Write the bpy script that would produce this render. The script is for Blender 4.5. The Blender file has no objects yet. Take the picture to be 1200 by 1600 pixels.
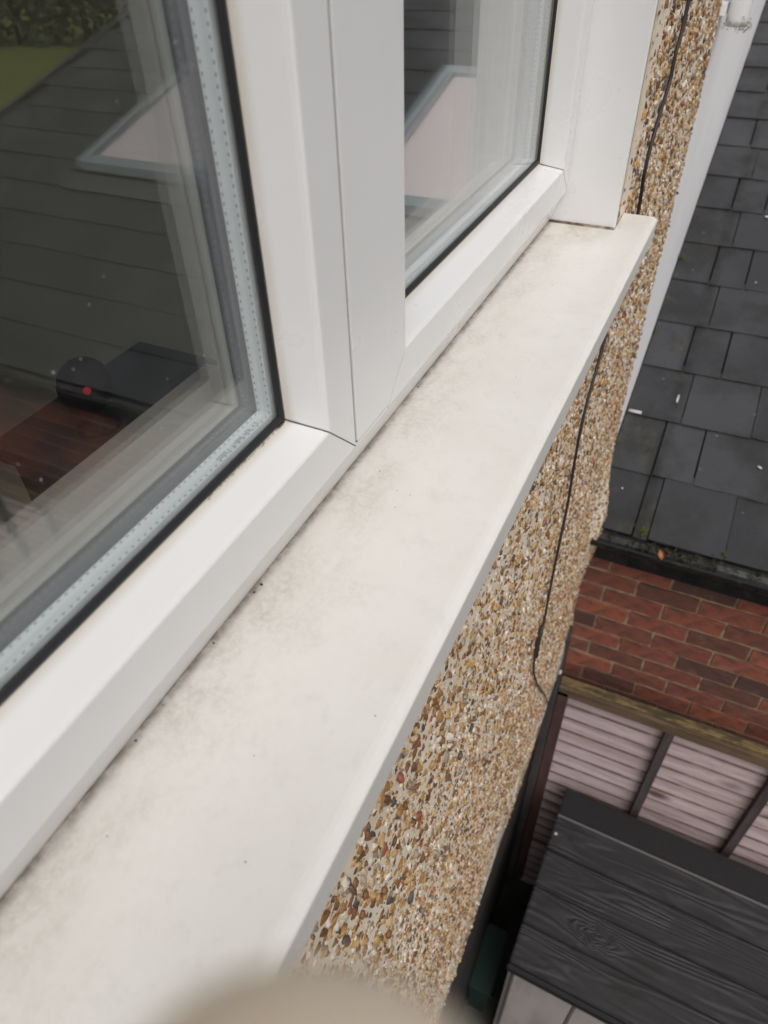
import bpy, bmesh, math, random
import numpy as np
from mathutils import Vector, Matrix, noise as mnoise

random.seed(7)
rng = np.random.default_rng(7)
scene = bpy.context.scene
COL = scene.collection

# ------------------------------------------------------------------ camera
RM = np.array([[0.4264, -0.6096, 0.6682], [-0.9042, -0.2668, 0.3336], [-0.0251, -0.7465, -0.6650]])
def cam_to_world(p):
    return RM @ np.array(p, float)
cd = bpy.data.cameras.new('camera'); cam = bpy.data.objects.new('camera', cd); COL.objects.link(cam)
r, dn, fw = Vector(RM[:, 0]), Vector(RM[:, 1]), Vector(RM[:, 2])
fw.normalize(); r = (r - fw * r.dot(fw)).normalized(); up = r.cross(fw)
cam.matrix_world = Matrix(((r.x, up.x, -fw.x, 0), (r.y, up.y, -fw.y, 0), (r.z, up.z, -fw.z, 0), (0, 0, 0, 1)))
cd.sensor_fit = 'VERTICAL'; cd.sensor_height = 36; cd.sensor_width = 27; cd.lens = 1112.6 / 1600 * 36
cd.clip_start = 0.003; cd.clip_end = 400
cd.dof.use_dof = True; cd.dof.focus_distance = 0.72; cd.dof.aperture_fstop = 8.4
scene.camera = cam
scene.render.resolution_x, scene.render.resolution_y = 768, 1024

# ------------------------------------------------------------------ light
W = bpy.data.worlds.new('World'); scene.world = W; W.use_nodes = True
wn = W.node_tree.nodes; wl = W.node_tree.links
bg = wn['Background']; sky = wn.new('ShaderNodeTexSky'); sky.sky_type = 'NISHITA'; sky.sun_disc = False
sky.sun_elevation = math.radians(55); sky.sun_rotation = math.radians(228)
sky.air_density = 1.0; sky.dust_density = 4.0; sky.ozone_density = 1.0
hs = wn.new('ShaderNodeHueSaturation'); hs.inputs['Saturation'].default_value = 0.16
wl.new(sky.outputs[0], hs.inputs['Color']); wl.new(hs.outputs[0], bg.inputs['Color'])
bg.inputs['Strength'].default_value = 0.13
sd = bpy.data.lights.new('sun', 'SUN'); sd.energy = 0.75; sd.angle = math.radians(50); sd.color = (1, .965, .915)
sun = bpy.data.objects.new('sun', sd); COL.objects.link(sun)
sun.rotation_euler = Vector((0.40, 0.36, -0.84)).to_track_quat('-Z', 'Y').to_euler()
scene.view_settings.view_transform = 'Standard'; scene.view_settings.look = 'None'
scene.view_settings.gamma = 1; scene.view_settings.exposure = 0.02
scene.view_settings.use_curve_mapping = False
scene.cycles.use_denoising = True
scene.cycles.max_bounces = 12; scene.cycles.transparent_max_bounces = 24
scene.cycles.glossy_bounces = 6; scene.cycles.diffuse_bounces = 5

# ------------------------------------------------------------------ material helpers
def new_mat(name, base=(.5, .5, .5), rough=.6, spec=.5):
    m = bpy.data.materials.new(name); m.use_nodes = True
    b = m.node_tree.nodes['Principled BSDF']
    b.inputs['Base Color'].default_value = (*base, 1); b.inputs['Roughness'].default_value = rough
    b.inputs['Specular IOR Level'].default_value = spec
    return m
class N:
    """tiny node-graph writer"""
    def __init__(s, m):
        s.m = m; s.t = m.node_tree; s.b = s.t.nodes['Principled BSDF']
        s.tc = s.t.nodes.new('ShaderNodeTexCoord')
    def put(s, sock, v):
        if v is None: return
        if hasattr(v, 'node'): s.t.links.new(v, sock)
        elif isinstance(v, (tuple, list)):
            sock.default_value = (*v, 1) if len(v) == 3 and sock.type == 'RGBA' else v
        else: sock.default_value = v
    def obj(s): return s.tc.outputs['Object']
    def map(s, v, scale=(1, 1, 1), loc=(0, 0, 0), rot=(0, 0, 0)):
        n = s.t.nodes.new('ShaderNodeMapping'); s.put(n.inputs['Vector'], v)
        n.inputs['Scale'].default_value = scale; n.inputs['Location'].default_value = loc; n.inputs['Rotation'].default_value = rot
        return n.outputs[0]
    def noise(s, v, scale=5, detail=4, rough=.55, dist=0, out='Fac'):
        n = s.t.nodes.new('ShaderNodeTexNoise'); s.put(n.inputs['Vector'], v)
        n.inputs['Scale'].default_value = scale; n.inputs['Detail'].default_value = detail
        n.inputs['Roughness'].default_value = rough; n.inputs['Distortion'].default_value = dist
        return n.outputs[out]
    def vor(s, v, scale=5, feature='F1', out='Distance', rand=1):
        n = s.t.nodes.new('ShaderNodeTexVoronoi'); n.feature = feature; s.put(n.inputs['Vector'], v)
        n.inputs['Scale'].default_value = scale; n.inputs['Randomness'].default_value = rand
        return n.outputs[out]
    def ramp(s, v, stops, interp='LINEAR'):
        n = s.t.nodes.new('ShaderNodeValToRGB'); s.put(n.inputs[0], v); e = n.color_ramp.elements
        n.color_ramp.interpolation = interp
        while len(e) < len(stops): e.new(.5)
        for i, (p, c) in enumerate(stops):
            e[i].position = p; c = (c, c, c) if not isinstance(c, tuple) else c; e[i].color = (*c, 1)
        return n.outputs[0]
    def mix(s, f, a, b, mode='MIX'):
        n = s.t.nodes.new('ShaderNodeMix'); n.data_type = 'RGBA'; n.blend_type = mode
        s.put(n.inputs['Factor'], f); s.put(n.inputs[6], a); s.put(n.inputs[7], b); return n.outputs[2]
    def math(s, op, a, b=None, c=None, clamp=False):
        n = s.t.nodes.new('ShaderNodeMath'); n.operation = op; n.use_clamp = clamp
        for i, v in enumerate((a, b, c)): s.put(n.inputs[i], v)
        return n.outputs[0]
    def sep(s, v):
        n = s.t.nodes.new('ShaderNodeSeparateXYZ'); s.put(n.inputs[0], v); return n.outputs
    def comb(s, x, y, z):
        n = s.t.nodes.new('ShaderNodeCombineXYZ')
        for i, v in enumerate((x, y, z)): s.put(n.inputs[i], v)
        return n.outputs[0]
    def rng(s, v, a, b, c=0, d=1):
        n = s.t.nodes.new('ShaderNodeMapRange'); n.interpolation_type = 'SMOOTHSTEP'
        s.put(n.inputs[0], v)
        for i, q in enumerate((a, b, c, d)): s.put(n.inputs[i + 1], q)
        return n.outputs[0]
    def rand(s): return s.t.nodes.new('ShaderNodeObjectInfo').outputs['Random']
    def island(s): return s.t.nodes.new('ShaderNodeNewGeometry').outputs['Random Per Island']
    def col(s, v): s.put(s.b.inputs['Base Color'], v)
    def rough(s, v): s.put(s.b.inputs['Roughness'], v)
    def bump(s, h, strength=.3, dist=.01):
        n = s.t.nodes.new('ShaderNodeBump'); n.inputs['Strength'].default_value = strength
        n.inputs['Distance'].default_value = dist; s.put(n.inputs['Height'], h)
        s.t.links.new(n.outputs[0], s.b.inputs['Normal'])
    def specks(s, scale, r0, keep):
        """sparse small dots: mask 1 on the dot; keep = share of cells that carry one"""
        n = s.t.nodes.new('ShaderNodeTexVoronoi'); s.put(n.inputs['Vector'], s.obj()); n.inputs['Scale'].default_value = scale
        rr = s.sep(n.outputs['Color'])
        m = s.rng(n.outputs['Distance'], r0 * .6, r0, 1, 0)
        return s.math('MULTIPLY', m, s.math('LESS_THAN', rr[0], keep))

# white window plastic with faint grime and fly specks
MPVC = new_mat('white_upvc', (.80, .79, .785), .3, .5); g = N(MPVC)
big = g.noise(g.obj(), 6, 5, .6)
c = g.mix(g.rng(big, .25, .85), (.80, .79, .788), (.765, .752, .742))
c = g.mix(g.math('MULTIPLY', g.specks(42, .032, .16), .7), c, (.2, .17, .14))
x, y, z = g.sep(g.obj()); c = g.mix(g.math('MULTIPLY', g.rng(y, .2325, .2400), g.rng(big, .2, .6, .35, .75)), c, (.64, .575, .48))
g.col(c); g.rough(g.rng(big, .3, .7, .26, .42)); g.bump(g.noise(g.obj(), 9, 2), .03, .01)

MSILL = new_mat('sill_upvc', (.74, .72, .69), .45); g = N(MSILL)
x, y, z = g.sep(g.obj())
n1 = g.noise(g.obj(), 10, 6, .6); n2 = g.noise(g.obj(), 85, 7, .72); n3 = g.noise(g.map(g.obj(), (1, 1.6, 1)), 15, 8, .68, .3)
n4 = g.noise(g.obj(), 240, 5, .75)
c = g.mix(g.rng(n1, .3, .75), (.785, .757, .715), (.735, .703, .655))
c = g.mix(g.rng(n2, .5, .78, 0, .35), c, (.60, .57, .53))
grit = g.rng(n4, .35, .62, .25, 1)
band = g.math('POWER', g.rng(y, .135, .229, 0, 1), 1.5)
smear = g.math('MULTIPLY', g.math('MULTIPLY', band, g.rng(n3, .38, .66, .12, 1)), grit)
c = g.mix(g.math('MULTIPLY', smear, .50, clamp=True), c, (.40, .34, .27))
blot = g.math('MULTIPLY', g.math('MULTIPLY', g.rng(g.noise(g.obj(), 22, 8, .72), .54, .70), grit), g.rng(y, .10, .2, .18, .9))
c = g.mix(g.math('MULTIPLY', blot, .30), c, (.38, .335, .295))
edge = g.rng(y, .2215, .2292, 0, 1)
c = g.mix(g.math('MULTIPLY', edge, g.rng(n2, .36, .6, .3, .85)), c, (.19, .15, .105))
c = g.mix(g.math('MULTIPLY', g.specks(75, .05, .16), .75), c, (.14, .11, .08))
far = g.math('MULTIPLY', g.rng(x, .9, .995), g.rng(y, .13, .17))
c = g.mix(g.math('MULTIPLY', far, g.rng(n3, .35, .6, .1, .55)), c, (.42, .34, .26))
g.col(c); g.rough(g.rng(n1, .3, .7, .38, .6)); g.bump(n4, .08, .003)

MGASK = new_mat('black_rubber', (.012, .012, .013), .5)
MGREYSEAL = new_mat('inner_seal', (.075, .08, .115), .5)
MSPACER = new_mat('spacer_aluminium', (.55, .60, .62), .45, .6); g = N(MSPACER)
x, y, z = g.sep(g.obj())
MPALE = new_mat('inner_bead_plastic', (.66, .67, .61), .5)
MDIRT = new_mat('joint_sealant', (.36, .29, .21), .8); g = N(MDIRT)
nn = g.noise(g.obj(), 90, 4); g.col(g.mix(g.rng(nn, .35, .65), (.42, .36, .29), (.10, .075, .05)))
MJOINT = new_mat('joint_grime', (.075, .065, .055), .9)
MINK = new_mat('stamp_ink', (.24, .26, .29), .8)

def spacer_mat(axis):
    m = new_mat('spacer_aluminium_perforated_' + axis, (.55, .60, .62), .42, .6); q = N(m)
    xx, yy, zz = q.sep(q.obj()); s_ = xx if axis == 'along' else zz
    fr = q.math('ABSOLUTE', q.math('SUBTRACT', q.math('FRACT', q.math('MULTIPLY', s_, 1 / .0052)), .5))
    dash = q.math('LESS_THAN', fr, .17)
    rowa = q.math('LESS_THAN', q.math('ABSOLUTE', q.math('SUBTRACT', yy, .2487)), .00042)
    rowb = q.math('LESS_THAN', q.math('ABSOLUTE', q.math('SUBTRACT', yy, .2570)), .00042)
    holes = q.math('MULTIPLY', dash, q.math('ADD', rowa, rowb, clamp=True))
    streak = q.noise(q.map(q.obj(), (6, 300, 6) if axis == 'along' else (6, 300, 2)), 2, 3)
    base = q.mix(q.rng(streak, .3, .7), (.80, .84, .86), (.70, .75, .78))
    q.col(q.mix(holes, base, (.16, .18, .21))); return m
MSPX, MSPZ = spacer_mat('along'), spacer_mat('up')

def glass_mat(name, boost):
    m = bpy.data.materials.new(name); m.use_nodes = True; t = m.node_tree; t.nodes.clear()
    o = t.nodes.new('ShaderNodeOutputMaterial'); mx = t.nodes.new('ShaderNodeMixShader')
    tr = t.nodes.new('ShaderNodeBsdfTransparent'); tr.inputs[0].default_value = (.968, .975, .972, 1)
    gl = t.nodes.new('ShaderNodeBsdfGlossy'); gl.inputs['Roughness'].default_value = 0.0; gl.inputs[0].default_value = (1, 1, 1, 1)
    ge = t.nodes.new('ShaderNodeNewGeometry')
    dp = t.nodes.new('ShaderNodeVectorMath'); dp.operation = 'DOT_PRODUCT'
    t.links.new(ge.outputs['Normal'], dp.inputs[0]); t.links.new(ge.outputs['Incoming'], dp.inputs[1])
    def mth(op, a, b=None):
        n = t.nodes.new('ShaderNodeMath'); n.operation = op
        for i, v in enumerate((a, b)):
            if v is None: continue
            if hasattr(v, 'node'): t.links.new(v, n.inputs[i])
            else: n.inputs[i].default_value = v
        return n.outputs[0]
    a = mth('ABSOLUTE', dp.outputs['Value']); p = mth('POWER', mth('SUBTRACT', 1, a), 5)
    f = mth('MINIMUM', mth('MULTIPLY', mth('ADD', mth('MULTIPLY', p, .96), .043), boost), 1)
    t.links.new(f, mx.inputs[0]); t.links.new(tr.outputs[0], mx.inputs[1]); t.links.new(gl.outputs[0], mx.inputs[2])
    t.links.new(mx.outputs[0], o.inputs[0]); return m
MGLASS = glass_mat('float_glass', 1.35)
MGLASSIN = glass_mat('low_e_glass', 2.3)

# pebbledash
MREND = new_mat('cream_render', (.55, .49, .41), .9); g = N(MREND)
n1 = g.noise(g.obj(), 9, 5); n2 = g.noise(g.map(g.obj(), (1, 1, .7)), 150, 6, .75)
c = g.mix(g.rng(n1, .35, .7), (.83, .725, .59), (.76, .64, .48))
c = g.mix(g.rng(n2, .60, .78, 0, .35), c, (.46, .33, .20))
x, y, z = g.sep(g.obj())
c = g.mix(g.math('MULTIPLY', g.rng(z, -1.98, -2.14), g.rng(n1, .3, .55)), c, (.25, .235, .19))
g.col(c); g.bump(n2, .35, .006)
PEB = [(0, (.76, .67, .57)), (.17, (.60, .46, .31)), (.25, (.56, .36, .16)), (.35, (.49, .265, .085)), (.45, (.36, .19, .065)),
       (.56, (.24, .115, .045)), (.68, (.14, .07, .036)), (.78, (.30, .24, .19)), (.83, (.085, .07, .06)), (.88, (.42, .33, .24)), (.93, (.55, .35, .13)), (.97, (.34, .10, .05))]
def pebble_mat(name, per_object):
    m = new_mat(name, (.5, .4, .3), .42); q = N(m)
    cc = q.ramp(q.rand() if per_object else q.island(), PEB, 'CONSTANT')
    nz = q.noise(q.obj(), 260, 3)
    q.col(q.mix(q.rng(nz, .35, .7, 0, .45), cc, q.mix(.55, cc, (.12, .09, .07)))); q.bump(nz, .25, .003); return m
MPEB, MPEBO = pebble_mat('pebble_chips', False), pebble_mat('pebble_chip', True)
MOLIVE = new_mat('olive_mortar', (.33, .27, .16), .9); g = N(MOLIVE)
nn = g.noise(g.obj(), 70, 5); g.col(g.mix(g.rng(nn, .35, .7), (.36, .30, .18), (.24, .19, .11))); g.bump(nn, .5, .006)

MWHITE = new_mat('white_masonry_paint', (.74, .72, .735), .7); g = N(MWHITE)
nn = g.noise(g.obj(), 2.2, 4, .55); g.col(g.mix(g.rng(nn, .4, .8), (.85, .83, .835), (.78, .75, .75)))
g.bump(g.noise(g.obj(), 80, 4), .2, .004)
MSTAIN = new_mat('mould_drip', (.25, .23, .21), .8)

# brick
MBRICK = new_mat('red_brick', (.25, .08, .05), .85); g = N(MBRICK)
c = g.ramp(g.rand(), [(0, (.34, .098, .06)), (.18, (.235, .072, .05)), (.34, (.40, .12, .068)), (.48, (.13, .055, .044)), (.62, (.30, .09, .056)), (.76, (.095, .046, .04)), (.9, (.20, .068, .05)), (1, (.36, .125, .08))])
nn = g.noise(g.obj(), 22, 6, .65); n2 = g.noise(g.obj(), 140, 4, .7)
gp = g.t.nodes.new('ShaderNodeNewGeometry').outputs['Position']; n6 = g.noise(gp, 16, 7, .7)
c = g.mix(g.rng(nn, .40, .7, 0, .75), c, (.10, .055, .045)); c = g.mix(g.rng(n6, .56, .68, 0, .55), c, (.20, .135, .09)); c = g.mix(g.rng(n2, .62, .8, 0, .4), c, (.36, .20, .15))
g.col(c); g.bump(n2, .5, .005)
MBRICK_A = MBRICK
MMORT = new_mat('sandy_mortar', (.24, .17, .10), .95); g = N(MMORT)
nn = g.noise(g.obj(), 30, 5); g.col(g.mix(g.rng(nn, .35, .7), (.40, .30, .19), (.20, .145, .095))); g.bump(g.noise(g.obj(), 200, 3), .5, .004)
MTILE = new_mat('red_tile_edge', (.28, .085, .045), .8)
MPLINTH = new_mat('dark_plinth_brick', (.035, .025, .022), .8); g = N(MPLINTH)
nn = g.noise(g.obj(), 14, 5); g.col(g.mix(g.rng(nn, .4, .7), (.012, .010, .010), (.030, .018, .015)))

# slate
MSLATE = new_mat('wet_slate', (.045, .045, .05), .42, .5); g = N(MSLATE)
c = g.ramp(g.rand(), [(0, (.026, .026, .029)), (.4, (.042, .042, .046)), (.7, (.034, .033, .037)), (1, (.056, .055, .060))])
tcg = g.t.nodes.new('ShaderNodeNewGeometry'); P = tcg.outputs['Position']
nn = g.noise(P, 5, 6, .6); n2 = g.noise(P, 55, 5, .7)
c = g.mix(g.rng(nn, .42, .68, 0, .75), c, (.012, .0125, .011)); n5 = g.noise(P, 2.3, 5, .6); c = g.mix(g.rng(n5, .5, .68, 0, .5), c, (.060, .058, .062)); c = g.mix(g.rng(n2, .56, .78, 0, .4), c, (.075, .075, .078))
v = g.t.nodes.new('ShaderNodeTexVoronoi'); g.put(v.inputs['Vector'], P); v.inputs['Scale'].default_value = 26
sp = g.math('MULTIPLY', g.rng(v.outputs['Distance'], .05, .12, 1, 0), g.math('LESS_THAN', g.sep(v.outputs['Color'])[0], .10))
c = g.mix(g.math('MULTIPLY', sp, .6), c, (.30, .29, .27))
px_, py_, pz_ = g.sep(P)
moss = g.math('MULTIPLY', g.rng(py_, -.10, .03, 0, 1), g.rng(g.noise(P, 11, 7, .72), .52, .66))
c = g.mix(g.math('MULTIPLY', moss, .62), c, (.060, .056, .036))
st_ = g.math('MULTIPLY', g.rng(g.math('ABSOLUTE', g.math('ADD', py_, -.012)), .035, .0, 0, 1), g.rng(g.noise(P, 12, 5), .35, .6))
c = g.mix(g.math('MULTIPLY', st_, .85), c, (.010, .010, .008))
g.col(c); g.rough(g.rng(nn, .3, .7, .34, .56)); g.bump(g.noise(P, 70, 6, .7), .22, .004)
MUNDER = new_mat('roof_underlay', (.015, .015, .016), .9)

MGUT = new_mat('black_gutter_plastic', (.012, .012, .013), .3); g = N(MGUT)
nn = g.noise(g.obj(), 18, 6, .7); g.col(g.mix(g.rng(nn, .55, .7, 0, .6), (.012, .012, .013), (.06, .06, .03))); g.rough(g.rng(nn, .3, .7, .22, .6))
MMOSS = new_mat('moss', (.07, .10, .02), .95); g = N(MMOSS)
nn = g.noise(g.obj(), 300, 3); g.col(g.mix(g.rng(nn, .3, .7), (.05, .075, .015), (.12, .15, .03)))
MMOSSD = new_mat('grimy_moss', (.05, .05, .02), .95); g = N(MMOSSD)
nn = g.noise(g.obj(), 400, 3); g.col(g.mix(g.rng(nn, .3, .7), (.018, .018, .009), (.060, .058, .028)))
MALG = new_mat('olive_algae', (.22, .20, .10), .95)
MALGAE = new_mat('algae_wood', (.12, .11, .04), .9); g = N(MALGAE)
nn = g.noise(g.map(g.obj(), (8, 1.6, 8)), 6, 6, .65); g.col(g.ramp(nn, [(.3, (.04, .030, .018)), (.46, (.085, .068, .030)), (.56, (.25, .165, .070)), (.63, (.085, .058, .030)), (.8, (.035, .024, .017))]))
g.bump(nn, .4, .006)
MLEAF = new_mat('orange_leaf', (.66, .30, .17), .6)

# weathered wood
def wood_mat(name, light, mid, dark, stretch, rough=.8, per=True, edge_=False):
    m = new_mat(name, mid, rough); q = N(m)
    v = q.map(q.obj(), stretch)
    if per:
        off = q.math('MULTIPLY', q.rand(), 37.0); a, b_, c_ = q.sep(v); v = q.comb(q.math('ADD', a, off), q.math('ADD', b_, off), c_)
    n_ = q.noise(v, 3, 8, .62, .4); n2_ = q.noise(v, 17, 5, .7)
    cc = q.ramp(n_, [(.25, dark), (.42, mid), (.6, light), (.78, mid)])
    cc = q.mix(q.rng(n2_, .5, .75, 0, .6), cc, dark)
    if per: cc = q.mix(q.math('MULTIPLY', q.rand(), .35), cc, mid)
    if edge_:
        ex, ey, ez = q.sep(q.obj()); cc = q.mix(q.math('MULTIPLY', q.rng(ez, -.030, -.043), q.rng(q.noise(q.map(q.obj(), (1, 5, 1)), 3, 3), .25, .5, .5, 1)), cc, (.13, .075, .05))  # brown stained lower edge, darkened to paint in the shadow line under each lap
        kv = q.t.nodes.new('ShaderNodeTexVoronoi'); q.put(kv.inputs['Vector'], q.map(v, (.45, 2.4, .45))); kv.inputs['Scale'].default_value = 1.6
        cc = q.mix(q.math('MULTIPLY', q.rng(kv.outputs['Distance'], .06, .26, 1, 0), q.math('LESS_THAN', q.sep(kv.outputs['Color'])[0], .45)), cc, (.10, .065, .06))
    q.col(cc); q.bump(n2_, .4, .004); return m
MSLAT = wood_mat('weathered_slat', (.60, .485, .48), (.45, .345, .345), (.17, .115, .105), (12, .8, 12), edge_=True)
MBATT = wood_mat('dark_batten', (.10, .075, .075), (.06, .043, .045), (.03, .022, .022), (9, 9, 1.2))
MRAIL = wood_mat('brown_rail', (.17, .11, .065), (.11, .07, .042), (.05, .032, .02), (9, 1.2, 9))
MPOST = wood_mat('red_brown_post', (.115, .055, .045), (.075, .038, .034), (.035, .02, .02), (9, 9, 1.2))
MGREYP = wood_mat('grey_post', (.065, .055, .052), (.04, .034, .032), (.018, .015, .014), (9, 9, 1.2))

# moulded wood-grain lid
MLID = new_mat('charcoal_lid_plastic', (.03, .028, .03), .42); g = N(MLID)
x, y, z = g.sep(g.obj()); ro = g.math('MULTIPLY', g.rand(), 19.0)
v = g.comb(g.math('ADD', g.math('MULTIPLY', x, 5.0), ro), g.math('ADD', g.math('MULTIPLY', y, .62), ro), 0)
kx = g.math('DIVIDE', g.math('ADD', g.math('SUBTRACT', x, .515), g.math('MULTIPLY', g.math('SUBTRACT', g.noise(g.obj(), 26, 3), .5), .05)), .034); ky = g.math('DIVIDE', g.math('SUBTRACT', y, .262), .085)
kr = g.math('ADD', g.math('MULTIPLY', kx, kx), g.math('MULTIPLY', ky, ky))
kn = g.math('MULTIPLY', g.math('POWER', 2.718, g.math('MULTIPLY', kr, -1.0)), .34)
h = g.math('ADD', g.math('ADD', g.noise(v, 2.0, 1.2, .5, .2), g.math('MULTIPLY', x, .9)), kn)
rings = g.math('SINE', g.math('MULTIPLY', h, 66.0))
fib = g.noise(g.map(g.obj(), (130, 5, 1)), 3, 4, .6)
hh = g.math('ADD', g.math('MULTIPLY', rings, .5), fib)
pat = g.noise(g.obj(), 3.5, 5, .6); vis_ = g.rng(g.noise(g.map(g.obj(), (1.5, 1, 1)), 4.5, 3), .40, .62, .15, 1)
c = g.mix(g.math('MULTIPLY', g.rng(rings, -1.0, -.2, 1, 0), vis_), (.026, .0245, .028), (.010, .0095, .0095))
c = g.mix(g.rng(pat, .45, .7, 0, .75), c, (.020, .020, .018))
g.col(c); g.rough(g.rng(pat, .35, .7, .46, .7)); g.bump(g.math('MULTIPLY', hh, vis_), .6, .006)
MLIDP = new_mat('charcoal_plain_plastic', (.022, .021, .022), .5); g = N(MLIDP)
nn = g.noise(g.obj(), 160, 3, .7); g.col(g.mix(g.rng(nn, .4, .7), (.013, .0125, .013), (.022, .021, .022))); g.bump(nn, .3, .003)
MBEIGE = new_mat('beige_shed_plastic', (.40, .355, .33), .6); g = N(MBEIGE)
nn = g.noise(g.map(g.obj(), (1, 1, .25)), 12, 5); g.col(g.mix(g.rng(nn, .35, .7), (.42, .375, .35), (.33, .285, .265)))
MGREEN = new_mat('dark_green_plastic', (.006, .022, .018), .5)
MCABLE = new_mat('black_cable', (.034, .026, .025), .55)
MPUTTY = new_mat('white_clip', (.6, .58, .55), .6)
MPAVE = new_mat('paving', (.09, .085, .08), .85); g = N(MPAVE)
nn = g.noise(g.obj(), 3, 7, .65); g.col(g.mix(g.rng(nn, .35, .7), (.05, .047, .044), (.024, .024, .021)))
MGRASS = new_mat('lawn_grass', (.09, .12, .02), .9); g = N(MGRASS)
nn = g.noise(g.obj(), .35, 6, .65); n2 = g.noise(g.obj(), 14, 4, .7)
c = g.mix(g.rng(nn, .35, .7), (.17, .19, .03), (.24, .25, .045)); g.col(g.mix(g.rng(n2, .4, .7, 0, .5), c, (.10, .12, .02))); g.bump(n2, .6, .05)
MHEDGE = new_mat('hedge_leaf', (.04, .055, .02), .7); g = N(MHEDGE)
g.col(g.ramp(g.island(), [(0, (.03, .042, .014)), (.5, (.055, .07, .022)), (1, (.085, .085, .04))]))
MBARK = new_mat('bark', (.06, .045, .035), .9)
MROOM = new_mat('room_paint', (.66, .64, .55), .9)
MROOMF = new_mat('room_carpet', (.58, .56, .48), .95)
MDESK = new_mat('dark_desk', (.045, .052, .058), .6)
MGADG = new_mat('gadget_black', (.022, .015, .020), .75)
MLED = new_mat('red_led', (.6, .02, .03), .4)
MLED.node_tree.nodes['Principled BSDF'].inputs['Emission Color'].default_value = (1, .05, .09, 1)
MLED.node_tree.nodes['Principled BSDF'].inputs['Emission Strength'].default_value = .16
MSKIN = new_mat('skin', (.60, .44, .32), .55); g = N(MSKIN)
nn = g.noise(g.obj(), 180, 4); g.col(g.mix(g.rng(nn, .35, .7), (.90, .765, .60), (.85, .69, .525)))
g.b.inputs['Subsurface Weight'].default_value = .15; g.b.inputs['Subsurface Radius'].default_value = (.004, .002, .001); g.bump(nn, .15, .001)
MNAIL = new_mat('finger_nail', (.66, .48, .40), .35)
MSLEEVE = new_mat('grey_sleeve', (.09, .09, .10), .9); g = N(MSLEEVE); g.bump(g.noise(g.obj(), 300, 3), .5, .003)
MSKYL = new_mat('skylight_kerb', (.035, .035, .038), .5)
MSKYF = new_mat('skylight_frame', (.30, .34, .36), .4)
MSLATEG = new_mat('lead_apron', (.085, .088, .092), .5)
MSKYG = new_mat('skylight_blind_pane', (.72, .64, .635), .12, .9)

# ------------------------------------------------------------------ object helpers
def link(name, me, mat, parent=None):
    o = bpy.data.objects.new(name, me); COL.objects.link(o)
    if mat is not None and not me.materials: me.materials.append(mat)
    if parent is not None: o.parent = parent
    return o
def empty(name, label, cat, group=None):
    o = bpy.data.objects.new(name, None); COL.objects.link(o); o.empty_display_size = .05
    o['label'] = label; o['category'] = cat
    if group: o['group'] = group
    return o
def tag(o, label, cat, group=None):
    o['label'] = label; o['category'] = cat
    if group: o['group'] = group
    return o
def mesh_of(name, bm, smooth=False):
    bmesh.ops.recalc_face_normals(bm, faces=bm.faces)
    me = bpy.data.meshes.new(name); bm.to_mesh(me); bm.free()
    if smooth: me.polygons.foreach_set('use_smooth', [True] * len(me.polygons))
    return me
def box(bm, x0, x1, y0, y1, z0, z1):
    vs = [bm.verts.new((x, y, z)) for x in (x0, x1) for y in (y0, y1) for z in (z0, z1)]
    for f in ((0, 1, 3, 2), (4, 6, 7, 5), (0, 4, 5, 1), (2, 3, 7, 6), (0, 2, 6, 4), (1, 5, 7, 3)):
        bm.faces.new([vs[i] for i in f])
def boxes(name, mat, parent, *bs, bevel=0, seg=1):
    bm = bmesh.new()
    for b in bs: box(bm, *b)
    if bevel: bmesh.ops.bevel(bm, geom=bm.edges[:], offset=bevel, segments=seg, affect='EDGES', clamp_overlap=True)
    return link(name, mesh_of(name, bm), mat, parent)
def loft(bm, A, B):
    """closed tube between two matching rings with capped ends"""
    a = [bm.verts.new(p) for p in A]; b = [bm.verts.new(p) for p in B]; n = len(a)
    for i in range(n): bm.faces.new((a[i], a[(i + 1) % n], b[(i + 1) % n], b[i]))
    bm.faces.new(a[::-1]); bm.faces.new(b)
def tube(name, pts, rad, mat, parent=None, n=8, closed=False):
    bm = bmesh.new(); rings = []
    pts = [Vector(p) for p in pts]
    rad = rad if isinstance(rad, (list, tuple)) else [rad] * len(pts)
    ref = Vector((.31, .22, .93))
    for i, p in enumerate(pts):
        d = (pts[min(i + 1, len(pts) - 1)] - pts[max(i - 1, 0)]).normalized()
        u = d.cross(ref).normalized(); w = d.cross(u)
        rings.append([bm.verts.new(p + (u * math.cos(2 * math.pi * k / n) + w * math.sin(2 * math.pi * k / n)) * rad[i]) for k in range(n)])
    for a, b in zip(rings, rings[1:]):
        for k in range(n): bm.faces.new((a[k], a[(k + 1) % n], b[(k + 1) % n], b[k]))
    bm.faces.new(rings[0][::-1]); bm.faces.new(rings[-1])
    return link(name, mesh_of(name, bm, True), mat, parent)
def smooth_path(pts, k=6):
    out = []; P_ = [Vector(p) for p in pts]
    for i in range(len(P_) - 1):
        p0, p1, p2, p3 = P_[max(i - 1, 0)], P_[i], P_[i + 1], P_[min(i + 2, len(P_) - 1)]
        for j in range(k):
            t = j / k
            out.append(.5 * ((2 * p1) + (p2 - p0) * t + (2 * p0 - 5 * p1 + 4 * p2 - p3) * t * t + (3 * p1 - p0 - 3 * p2 + p3) * t ** 3))
    out.append(P_[-1]); return out
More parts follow.
